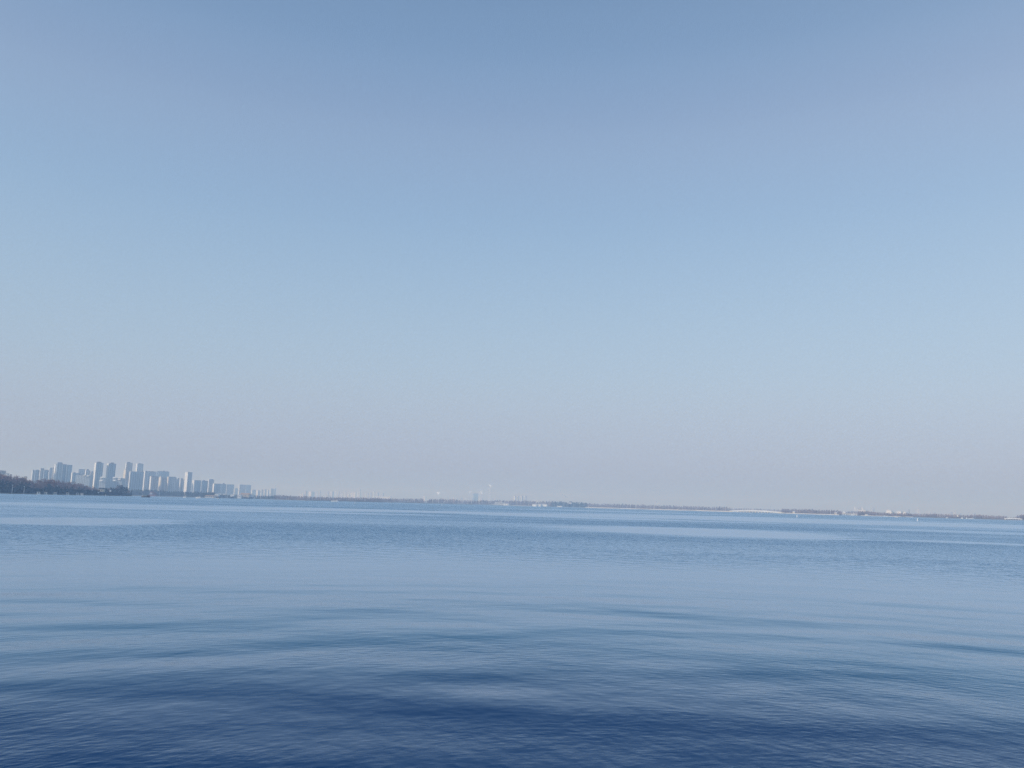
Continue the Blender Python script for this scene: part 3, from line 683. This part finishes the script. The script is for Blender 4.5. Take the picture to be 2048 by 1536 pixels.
# ================================================================== SHORE WALLS, BRIDGES, BUILDINGS
def wall_strip(name, label, xa, xb, h, mat, off=-5.5, cat='embankment'):
    w = MB(); n = max(2, int((xb - xa) / 6)); pr = None
    for i in range(n + 1):
        px = xa + (xb - xa) * i / n; D = shore(px) + off; az = azim(px, hor(px)); d = Vector((math.sin(az), math.cos(az), 0))
        c = [d * D + Vector((0,0,-.8)), d * D + Vector((0,0,h)), d * (D + 4) + Vector((0,0,h)), d * (D + 4) + Vector((0,0,-.8))]
        if pr:
            for k in range(3): w.poly([pr[k], c[k], c[k+1], pr[k+1]])
        else: w.poly(c)
        pr = c
    w.poly(pr[::-1])
    return tag(w.build(name, M[mat]), label, cat)
wall_strip('embankment_wall', 'thin pale embankment below the flat-topped brown wood', 770, 985, 1.5, 'stone')
wall_strip('embankment_wall', 'thin pale embankment between the white pavilion and the low white sheds', 1019, 1062, 1.4, 'stone')
wall_strip('embankment_wall', 'long bright embankment running left from the long bridge', 1171, 1459, 2.3, 'stone')
wall_strip('embankment_wall', 'pale embankment running right from the long bridge', 1562, 1684, 1.7, 'stone')
wall_strip('embankment_wall', 'faint embankment below the sailing mast at the right', 1716, 1826, 1.1, 'stone')
wall_strip('embankment_wall', 'faint pinkish embankment below the long low mid-view wood', 566, 768, 1.1, 'soil')

def frame_at(name, xa, xb, D, label, cat, group=None, rz=0.0):
    xm = (xa + xb) / 2; az = azim(xm, hor(xm)); e = empty(name, (math.sin(az) * D, math.cos(az) * D, 0), -az + rz, label, cat, group)
    return e, mpp(xm, hor(xm), D), xm
# long arched bridge
D = 2300; e, m, xm = frame_at('arched_bridge', 1458.5, 1562, D, 'long cream arched bridge with a row of dark openings on the far shore', 'bridge', rz=R(-13))
Wd = (1562 - 1458.5) * m / math.cos(R(13)); N = 40
def dz(u): return 1.5 + 3.3 * (1 - (2 * u - 1) ** 2)
dk = MB(); rl = MB()
for i in range(N):
    u0, u1 = i / N, (i + 1) / N; xa_, xb_ = Wd * (u0 - .5), Wd * (u1 - .5)
    for (a, b_, y0, y1, mb) in ((-1.7, .8, -4, 4, dk), (.804, 2.0, -4.3, -3.9, rl), (.804, 2.0, 3.9, 4.3, rl)):
        p = [Vector((xa_, y0, dz(u0) + a)), Vector((xb_, y0, dz(u1) + a)), Vector((xb_, y0, dz(u1) + b_)), Vector((xa_, y0, dz(u0) + b_))]
        q = [Vector((v.x, y1, v.z)) for v in p]
        mb.poly(p); mb.poly(q[::-1]); mb.poly([p[3], p[2], q[2], q[3]]); mb.poly([q[0], q[1], p[1], p[0]])
        if i == 0: mb.poly([p[0], p[3], q[3], q[0]])
        if i == N - 1: mb.poly([p[2], p[1], q[1], q[2]])
dk.build('deck', M['end_white'], e); rl.build('parapet', M['end_white'], e)
for k in range(13):
    u = .16 + .70 * k / 12; q = MB(); q.box(Wd * (u - .5) - 1.3, Wd * (u - .5) + 1.3, -3.6, 3.6, -1, dz(u) - 1.704); q.build('pier', M['cream'], e)
for s in (-1, 1):
    q = MB(); q.box(-s * -Wd * .5 - 9, -s * -Wd * .5 + 9, -4.6, 4.6, -1, 2.4); q.build('abutment', M['cream'], e)
# small gabled bridge
D = 2060; e, m, xm = frame_at('covered_bridge', 1684, 1714.5, D, 'small low bridge with a white gabled pavilion at its left end', 'bridge')
hw = 15.2 * m
q = MB(); q.box(-hw, hw, -3, 3, 2.6, 4.4); q.build('deck', M['stone'], e)
for k, xx in enumerate((1686, 1691, 1695.8, 1699.6, 1703, 1706, 1709.6, 1713)):
    q = MB(); q.box((xx - xm) * m - .8, (xx - xm) * m + .8, -2.6, 2.6, -1, 2.6); q.build('pier', M['white'], e)
q = MB(); q.gable(-hw + .6, -hw + 7.4 * m, -3.4, 3.4, 5.9, 8.6); q.build('pavilion_roof', M['white'], e)
q = MB(); q.box(-hw + 1.4, -hw + 6.6 * m, -2.8, 2.8, 4.404, 5.89); q.build('pavilion', M['cream'], e)
q = MB(); q.box((1703 - xm) * m, (1707 - xm) * m, -6.5, -3.6, -.5, 1.6); q.build('landing_stage', M['white'], e)
# pale pier at the right edge
D = 1890; e, m, xm = frame_at('low_bridge', 2008, 2044, D, 'low bright slightly humped footbridge at the right edge of the shore', 'bridge'); Wd = 36 * m
q = MB()
for i in range(12):
    u0, u1 = i / 12, (i + 1) / 12; z0, z1 = [1.5 + 1.1 * (1 - (2 * u - 1) ** 2) for u in (u0, u1)]
    p = [Vector((Wd * (u0 - .5), -2, z0)), Vector((Wd * (u1 - .5), -2, z1)), Vector((Wd * (u1 - .5), -2, z1 + 1.7)), Vector((Wd * (u0 - .5), -2, z0 + 1.7))]
    o = [Vector((v.x, 2, v.z)) for v in p]; q.poly(p); q.poly(o[::-1]); q.poly([p[3], p[2], o[2], o[3]]); q.poly([o[0], o[1], p[1], p[0]])
q.build('deck', M['white'], e)
for k in range(7):
    q = MB(); u = (k + .5) / 7; q.box(Wd * (u - .5) - .5, Wd * (u - .5) + .5, -1.6, 1.6, -1, 1.5); q.build('pier', M['stone'], e)
# white tiered pavilion in mid view
D = 2900; e, m, xm = frame_at('lakeside_pavilion', 990.6, 1018.2, D, 'white tiered lakeside pavilion with open decks in mid view', 'pavilion', rz=R(-24)); m /= math.cos(R(24))
x0 = (990.6 - xm) * m; xb_ = (1007 - xm) * m; x1 = (1018.2 - xm) * m
for k, (a, b_, z) in enumerate(((x0, xb_, 1.6), (x0, xb_, 5.6), (x0 + 2, xb_ - 1, 9.6))):
    q = MB(); q.box(a, b_, -7, 7, z, z + 1.5); q.build('deck_slab', M['white'], e)
q = MB(); q.box(x0 + 2, xb_ - 2, -3, 6, 3.104, 5.596); q.box(x0 + 3, xb_ - 3, -3, 6, 7.104, 9.596); q.build('glazed_storey', M['darkglass'], e)
for k in range(7):
    q = MB(); cx = x0 + 1.5 + (xb_ - x0 - 3) * k / 6; q.box(cx - .35, cx + .35, -6.6, -5.9, 3.104, 5.596); q.box(cx - .35, cx + .35, -6.6, -5.9, 7.104, 9.596); q.build('column', M['white'], e)
q = MB(); q.box(xb_ + .01, x1, -6, 6, .5, 6.8); q.build('white_wing', M['white'], e)
for k in range(3):
    q = MB(); cx = xb_ + (x1 - xb_) * (k + .5) / 3; q.box(cx - 1.5, cx + 1.5, -6.1, -6.004, 2.4, 4.4); q.build('window', M['darkglass'], e)
q = MB(); q.box(x0 - 13, x0 - .01, -3, 3, 2.4, 4.2); q.build('side_canopy', M['stone'], e)
for (x0, x1, lab) in [(1065.4,1074.4,'left one of three low white sheds on the shore right of the pavilion'),(1075.2,1082.8,'middle one of three low white sheds on the shore'),
                      (1083.6,1095.2,'right and longest of three low white sheds on the shore')]:
    lowhouse(x0, x1, 1008.2, 1012, 2860, 'white', 'white', lab, 'low white lakeside sheds', name='white_shed', gable=False, cat='shed')
lowhouse(1115.8, 1125, 1011.8, 1014.2, 2870, 'white', 'white', 'small low white shed before the rounded dark wood', name='white_shed', gable=False, cat='shed')
lowhouse(1138.6, 1143.6, 1003, 1008, 2930, 'white', 'darkroof', 'white house with a dark window among the rounded dark wood', windows=1)
# houses on the left shores
lowhouse(198.2, 207.4, 975.4, 983.6, 1285, 'cream', 'darkroof', 'cream house with a dark roof among the trees of the left wood', name='shore_house', windows=2)
lowhouse(194.4, 198, 981.5, 986.5, 1262, 'white', 'darkroof', 'small white hut left below the cream house in the left wood', name='shore_hut', cat='hut')
lowhouse(182.6, 185.2, 979.6, 983.2, 1250, 'white', 'white', 'tiny white hut among dark trees left of the cream house', name='shore_hut', cat='hut', gable=False)
lowhouse(219.2, 222, 980.8, 983.4, 1290, 'white', 'white', 'tiny white hut in the trees right of the cream house', name='shore_hut', cat='hut', gable=False)
lowhouse(300.4, 303.8, 983.6, 989, 1975, 'white', 'brick', 'tiny white house before the reddish trees by the tour boat', windows=1)
lowhouse(298.5, 312, 988.8, 992.8, 1978, 'brick', 'brick', 'low reddish shed at the water below the reddish trees', name='brick_shed', gable=False, cat='shed')
lowhouse(411.4, 430.6, 990.6, 995.6, 1925, 'stone', 'tanroof', 'long low tan boathouse at the water left of the white lakeside house', name='boathouse', cat='boathouse', windows=5)
lowhouse(430.8, 438.2, 987.6, 992.6, 1960, 'white', 'white', 'white flat lakeside house right of the tan boathouse', gable=False, windows=3)
lowhouse(437.6, 441.8, 986.6, 990, 2060, 'white', 'white', 'small white roof behind the white flat lakeside house', gable=False, name='small_hall', cat='building')
lowhouse(446, 449.4, 987.4, 990.6, 2080, 'white', 'white', 'second small white roof right of the white flat lakeside house', gable=False, name='small_hall', cat='building')
lowhouse(461, 463.6, 988.8, 993.4, 2010, 'white', 'white', 'narrow white kiosk left of the square white house', gable=False, name='kiosk', cat='kiosk')
lowhouse(464.6, 468.2, 988.4, 992.8, 2020, 'white', 'stone', 'small pale kiosk with a peaked roof beside the narrow white kiosk', name='kiosk', cat='kiosk')
lowhouse(475.6, 482.4, 989.6, 995.2, 2040, 'white', 'white', 'square white house left in front of the tan tiled hall', gable=False, windows=2)
lowhouse(481.6, 500, 986.2, 994.4, 2110, 'cream', 'tanroof', 'tan tiled hall with a peaked roof left of the small white sail', name='tiled_hall', cat='hall', windows=6)
lowhouse(500.4, 506.4, 988.6, 994.6, 2110, 'white', 'stone', 'pale wing attached right of the tan tiled hall', gable=False, name='tiled_hall_wing', cat='building')
lowhouse(573, 580, 996.4, 999.4, 2090, 'stone', 'stone', 'faint low shed on the shore left of the bare mast', gable=False, name='grey_shed', cat='shed')
for (xa, xb, y0, y1, lab) in [(1670,1674.5,1024.4,1028.6,'tiny pale hut in the wood left of the small gabled bridge'),(1586,1590.5,1022.6,1026,'tiny pale hut in the wood right of the long bridge'),
                              (1914.5,1916.6,1030,1033.6,'tiny pale hut under the spiky trees at the right'),(1731,1736,1028.6,1031,'tiny white hut at the water right of the small gabled bridge')]:
    lowhouse(xa, xb, y0, y1, shore(xa) + 6, 'cream', 'white', lab, name='shore_hut', cat='hut')

# ================================================================== POLES, CHIMNEYS
def pole(px, ytop, D, r, label, name='lamp_post', head=True, cat='pole', rt=None):
    P = spot(px, ytop, D); az = azim(px, ytop); h = P.z
    e = empty(name, (P.x, P.y, LZ if D > 700 else 0), -az, label, cat); h -= e.location.z
    q = MB(); q.cone((0,0,-1.5), (0,0,h), r, rt or r * .7, 8); q.build('shaft', M['chimney' if cat == 'chimney' else 'metal'], e)
    if head:
        q = MB(); q.box(-r * 4, r * 2.2, -r * 1.5, r * 1.5, h - r * 2, h + r); q.build('lamp_head', M['white'], e)
    return e
pole(25.6, 970, 1066, .22, 'tall white lamp post with an arm before the left wood, nearest the left edge')
pole(49.2, 972.5, 1070, .2, 'tall white lamp post before the left wood, second from the left edge')
pole(319.4, 984, 1990, .35, 'white post at the water right of the reddish trees', name='white_post', head=False)
pole(455.8, 988.6, 1960, .4, 'slim white post left of the narrow white kiosk', name='white_post', head=False)
pole(552, 968.6, 5600, 2.0, 'thin tall white chimney at the right end of the left skyline', name='tall_chimney', head=False, cat='chimney', rt=1.7)
pole(979.7, 975.5, 4500, 2.5, 'left one of two thin tall chimneys in mid view, smoke at its top', name='tall_chimney', head=False, cat='chimney')
pole(981.9, 978.5, 4500, 2.5, 'right and shorter one of two thin tall chimneys in mid view', name='tall_chimney', head=False, cat='chimney')
pole(1432.6, 1010.4, 2480, .42, 'tall white lamp post on the embankment left of the long bridge')
pole(1246.5, 1004.6, 2790, .5, 'thin white spire above the long brown wood, left one of two', name='thin_spire', head=False, cat='spire')
pole(1271.4, 1004.2, 2790, .5, 'thin white spire above the long brown wood, right one of two', name='thin_spire', head=False, cat='spire')
pole(1525.4, 1013, 2700, .5, 'white lamp mast standing over the middle of the long bridge')
pole(1540.8, 1012.6, 2700, .35, 'thin faint mast over the right half of the long bridge', name='thin_mast', head=False, cat='mast')
pole(1706.4, 1016, 2065, .45, 'tall white mast rising from the small gabled bridge', name='white_mast', head=False, cat='mast')
pole(877.4, 1001.4, 2580, .5, 'white post on the shore under the first smoke puff', name='white_post', head=False)

# ================================================================== BOATS AND BUOYS
def hull_mesh(L, B, hgt, bow=.35):
    q = MB(); n = 12; secs = []
    for i in range(n + 1):
        t = i / n; w = B / 2 * (min(1, (t / bow) ** .6) if t < bow else 1 - .12 * (t - bow)); w = max(w, .03)
        z = hgt * (1 + .35 * (1 - t) ** 3); xx = -L / 2 + L * t
        secs.append([Vector((xx,-w,z)), Vector((xx,-w*.65,-.35)), Vector((xx,w*.65,-.35)), Vector((xx,w,z))])
    for A, B_ in zip(secs, secs[1:]):
        for k in range(3): q.poly([A[k], A[k+1], B_[k+1], B_[k]])
        q.poly([A[3], A[0], B_[0], B_[3]])
    q.poly(secs[-1]); q.poly(secs[0][::-1])
    return q
def boat_root(name, px, wl, label, cat='boat', group=None, rz=0.0):
    c = at(px, wl); az = math.atan2(c.x, c.y); D = min(c.length, shore(px) - 22); c = c * (D / c.length)
    return empty(name, c, -az + rz, label, cat, group), c.length / F
# tour boat
e, m = boat_root('tour_boat', 291.5, 994.6, 'brown wooden tour boat with a cream roof on the water by the left point', rz=R(8))
L = 14.6 * m
hull_mesh(L, 2.8, .95).build('hull', M['hullbrown'], e)
q = MB(); q.box(-L*.34, L*.1, -1.1, 1.1, .955, 2.3); q.build('cabin', M['cream'], e)
for k in range(4):
    q = MB(); cx = -L*.28 + L*.34 * k / 3; q.box(cx-.35, cx+.35, -1.17, -1.104, 1.35, 2.0); q.build('window', M['darkglass'], e)
q = MB(); q.box(L*.1+.01, L*.44, -1.05, 1.05, .955, 2.15); q.build('stern_cabin', M['hullbrown'], e)
q = MB(); q.box(-L*.42, L*.16, -1.35, 1.35, 2.35, 2.62); q.build('roof', M['cream'], e)
q = MB(); q.box(L*.165, L*.47, -1.25, 1.25, 2.2, 2.42); q.build('stern_roof', M['hullbrown'], e)
# canopied pedal boats along the left shore
C8 = [(77, 988.1), (91, 988.4), (110, 988.9), (135, 989.6), (154.8, 990.2), (163.8, 990.4)]
pos = ['leftmost', 'second from the left', 'third from the left', 'fourth from the left', 'second from the right', 'rightmost']
first = None
for i, (px, wl) in enumerate(C8):
    e, m = boat_root('canopy_boat', px, wl, f'{pos[i]} of six small white-canopied boats before the left wood', 'boat', 'small canopied boats along the left shore', rz=R((-22, -32, -18, -25, -12, -28)[i]))
    if first is None:
        hull_mesh(3.8, 1.9, .9).build('hull', M['white'], e)
        q = MB(); q.box(-1.6, 1.45, -1.0, 1.0, 2.4, 2.95); q.build('canopy', M['stone'], e)
        for sx in (-1.25, 1.1):
            for sy in (-.75, .75):
                q = MB(); q.box(sx-.15, sx+.15, sy-.15, sy+.15, .5, 2.4); q.build('canopy_post', M['white'], e)
        first = e
    else:
        for ch in list(first.children):
            o = ch.copy(); COL.objects.link(o); o.parent = e
def launch(px, wl, Lpx, hpx, label, name='white_launch', group=None, rz=R(-24), cabin=.45):
    e, m = boat_root(name, px, wl, label, 'boat', group, rz); L = Lpx * m * 1.12; h = hpx * m * 1.15
    hull_mesh(L, min(L * .3, 3.2), h * .45).build('hull', M['white'], e)
    q = MB(); b = min(L * .1, 1.1); q.box(-L * .12, -L * .12 + L * cabin, -b, b, h * .45 + .01, h); q.build('cabin', M['white'], e)
    q = MB(); q.box(-L * .08, -L * .16 + L * cabin, -b - .05, -b - .004, h * .6, h * .85); q.build('window', M['darkglass'], e)
    return e
launch(369, 995.6, 4.2, 3.4, 'small square white launch on open water below the low blue blocks', cabin=.7)
launch(396.5, 996.6, 8.4, 3.6, 'white launch with a cabin left of the tan boathouse')
launch(435.4, 997.2, 4.2, 1.3, 'tiny white dinghy below the white flat lakeside house', name='white_dinghy')
launch(669.5, 1003.1, 13.4, 2.4, 'long low white launch in front of the mid-view wood', name='long_launch')
launch(1893.8, 1036.4, 3.6, 1.6, 'tiny white boat by the right shore, left of two white boats close together', name='small_boat')
launch(1924, 1036.9, 3.0, 2.2, 'left one of two small white boats close together by the right shore', name='small_boat')
launch(1933, 1037.0, 2.2, 2.2, 'right one of two small white boats close together by the right shore', name='small_boat')
launch(1769, 1032.2, 2.6, 1.6, 'left one of two tiny white boats left of the sailing mast', name='small_boat')
launch(1774, 1032.3, 2.6, 1.6, 'right one of two tiny white boats left of the sailing mast', name='small_boat')
launch(1943, 1037.6, 8, 1.2, 'flat white jetty boat at the right shore beyond the two white boats', name='flat_boat')
def sailboat(px, wl, mast_px, Lpx, label, sail, hullm='white'):
    e, m = boat_root('sailboat', px, wl, label, 'sailboat'); h = mast_px * m; L = Lpx * m
    hull_mesh(L, L * .28, .7).build('hull', M[hullm], e)
    q = MB(); q.cone((0,0,.7), (0,0,h), .12, .07, 6); q.build('mast', M['metal'], e)
    q = MB()
    if sail:
        n = 6
        for k in range(n):                                # bellied sail, thin cloth with two sides
            z0, z1 = 1.2 + (h*.95-1.2)*k/n, 1.2 + (h*.95-1.2)*(k+1)/n; w0, w1 = L*.42*(1-k/n), L*.42*(1-(k+1)/n)
            for s in (-1, 1):
                q.poly([(s*.05,.1,z0),(s*w0,-.35,z0),(s*w1,-.35,z1),(s*.05,.1,z1)][::s])
        q.build('sail', M['white'], e)
    else:
        q.cone((-L*.05,0,1.6), (L*.4,0,1.7), .16, .12, 6); q.build('furled_sail', M['white'], e)
    return e
sailboat(508.6, 997.6, 5.6, 3.4, 'small sailboat with a white sail in front of the low pale blocks', True)
sailboat(613.2, 1001.4, 13.2, 4.6, 'sailboat with a tall bare mast and dark hull at the mid-view shore', False, 'hullbrown')
sailboat(1792.6, 1034.7, 13.4, 4.4, 'sailboat with a tall thin white mast at the right shore', False)
def buoy(px, wl, hpx, wpx, label, name='marker_buoy', cat='buoy'):
    e, m = boat_root(name, px, wl, label, cat); h = hpx * m; r = wpx * m / 2
    q = MB(); q.cone((0,0,-.4), (0,0,h*.3), r*.95, r, 10); q.build('float', M['buoy'], e)
    q = MB(); q.cone((0,0,h*.3+.003), (0,0,h*.85), r*.72, r*.6, 10); q.cone((0,0,h*.85), (0,0,h), r*.6, r*.15, 10); q.build('marker_top', M['buoy'], e)
buoy(1594.2, 1034.3, 4.6, 2.3, 'white buoy floating below the wood right of the long bridge')
buoy(1835.2, 1042, 4.9, 2.4, 'larger white buoy floating on open water at the right')
buoy(883.5, 1011.2, 4.6, 1.0, 'thin white marker post in the water under the first smoke puff', name='marker_post', cat='marker')
buoy(709.6, 1007.2, 3.8, .9, 'faint thin marker post in the water left of mid view', name='marker_post', cat='marker')
buoy(211, 992.2, 3.4, .8, 'white post at the water below the cream house', name='marker_post', cat='marker')

# ================================================================== SMOKE
def smoke_mat(dens):
    m, t, b = new_mat('smoke'); 
    no = t.nodes.new('ShaderNodeTexNoise'); no.inputs['Scale'].default_value = .25; tc = t.nodes.new('ShaderNodeTexCoord'); t.links.new(tc.outputs['Object'], no.inputs['Vector'])
    mr = t.nodes.new('ShaderNodeMapRange'); mr.inputs[1].default_value = .3; mr.inputs[2].default_value = .7; mr.inputs[3].default_value = dens * .6; mr.inputs[4].default_value = dens * 1.4
    t.links.new(no.outputs[0], mr.inputs[0]); t.nodes.remove(b)
    df = t.nodes.new('ShaderNodeBsdfDiffuse'); df.inputs[0].default_value = (.93, .93, .94, 1)
    tl = t.nodes.new('ShaderNodeBsdfTranslucent'); tl.inputs[0].default_value = (.93, .93, .94, 1)
    a1 = t.nodes.new('ShaderNodeAddShader'); t.links.new(df.outputs[0], a1.inputs[0]); t.links.new(tl.outputs[0], a1.inputs[1])
    tp = t.nodes.new('ShaderNodeBsdfTransparent'); m2 = t.nodes.new('ShaderNodeMixShader')
    t.links.new(mr.outputs[0], m2.inputs[0]); t.links.new(tp.outputs[0], m2.inputs[1]); t.links.new(a1.outputs[0], m2.inputs[2])
    t.links.new(m2.outputs[0], t.nodes['Material Output'].inputs['Surface']); return m
SM = smoke_mat(.3)
def smoke(blobs, D, label):
    """one plume: overlapping lumps joined to one closed skin"""
    mb = bpy.data.metaballs.new('smoke'); px0, py0 = blobs[0][:2]
    P0 = spot(px0, py0, D)
    import bmesh
    bm = bmesh.new(); rg = random.Random(int(px0))
    for (px, py, r) in blobs:
        P = spot(px, py, D) - P0; rr = r * D / F
        mt = Matrix.Translation(P) @ Matrix.Diagonal((rr, rr, rr * rg.uniform(.75, 1.05), 1))
        g_ = bmesh.ops.create_icosphere(bm, subdivisions=2, radius=1, matrix=mt)
        for v in g_['verts']: v.co += Vector((rg.gauss(0,.12), rg.gauss(0,.12), rg.gauss(0,.12))) * rr
    me = bpy.data.meshes.new('smoke'); bm.to_mesh(me); bm.free(); me.materials.append(SM)
    bpy.data.metaballs.remove(mb)
    o = bpy.data.objects.new('smoke_plume', me); COL.objects.link(o); o.location = P0
    return tag(o, label, 'smoke')
smoke([(877.4,988.4,1.2),(876.6,986.4,1.8),(879,985.2,1.6),(874.4,984.8,1.4)], 4500, 'white smoke puff hanging above the brown spiky wood left of mid view')
smoke([(981,974.2,1.0),(981.6,971.8,1.9),(979.6,970.6,1.3)], 4500, 'white smoke puff at the top of the two thin chimneys')
smoke([(962,984.4,2.2),(964.6,986.6,1.5),(962.6,979.6,1.4),(960,987.2,1.3)], 4600, 'faint smoke puff right of the square grey-blue tower')
smoke([(941,983.4,1.6),(939,985,1.0)], 4600, 'faint small smoke puff left of the square grey-blue tower')
smoke([(1133.6,994.6,1.1),(1131,993,1.0),(1128.6,991.2,1.0),(1125,990,1.1),(1122,984.6,.8),(1120.8,982,.7)], 4500, 'thin slanting smoke trail over the rounded dark wood')
smoke([(1313.6,1005.4,.8),(1313,1003.4,1.0),(1311.8,1001.6,.9)], 4500, 'small smoke wisp above the long brown wood right of mid view')
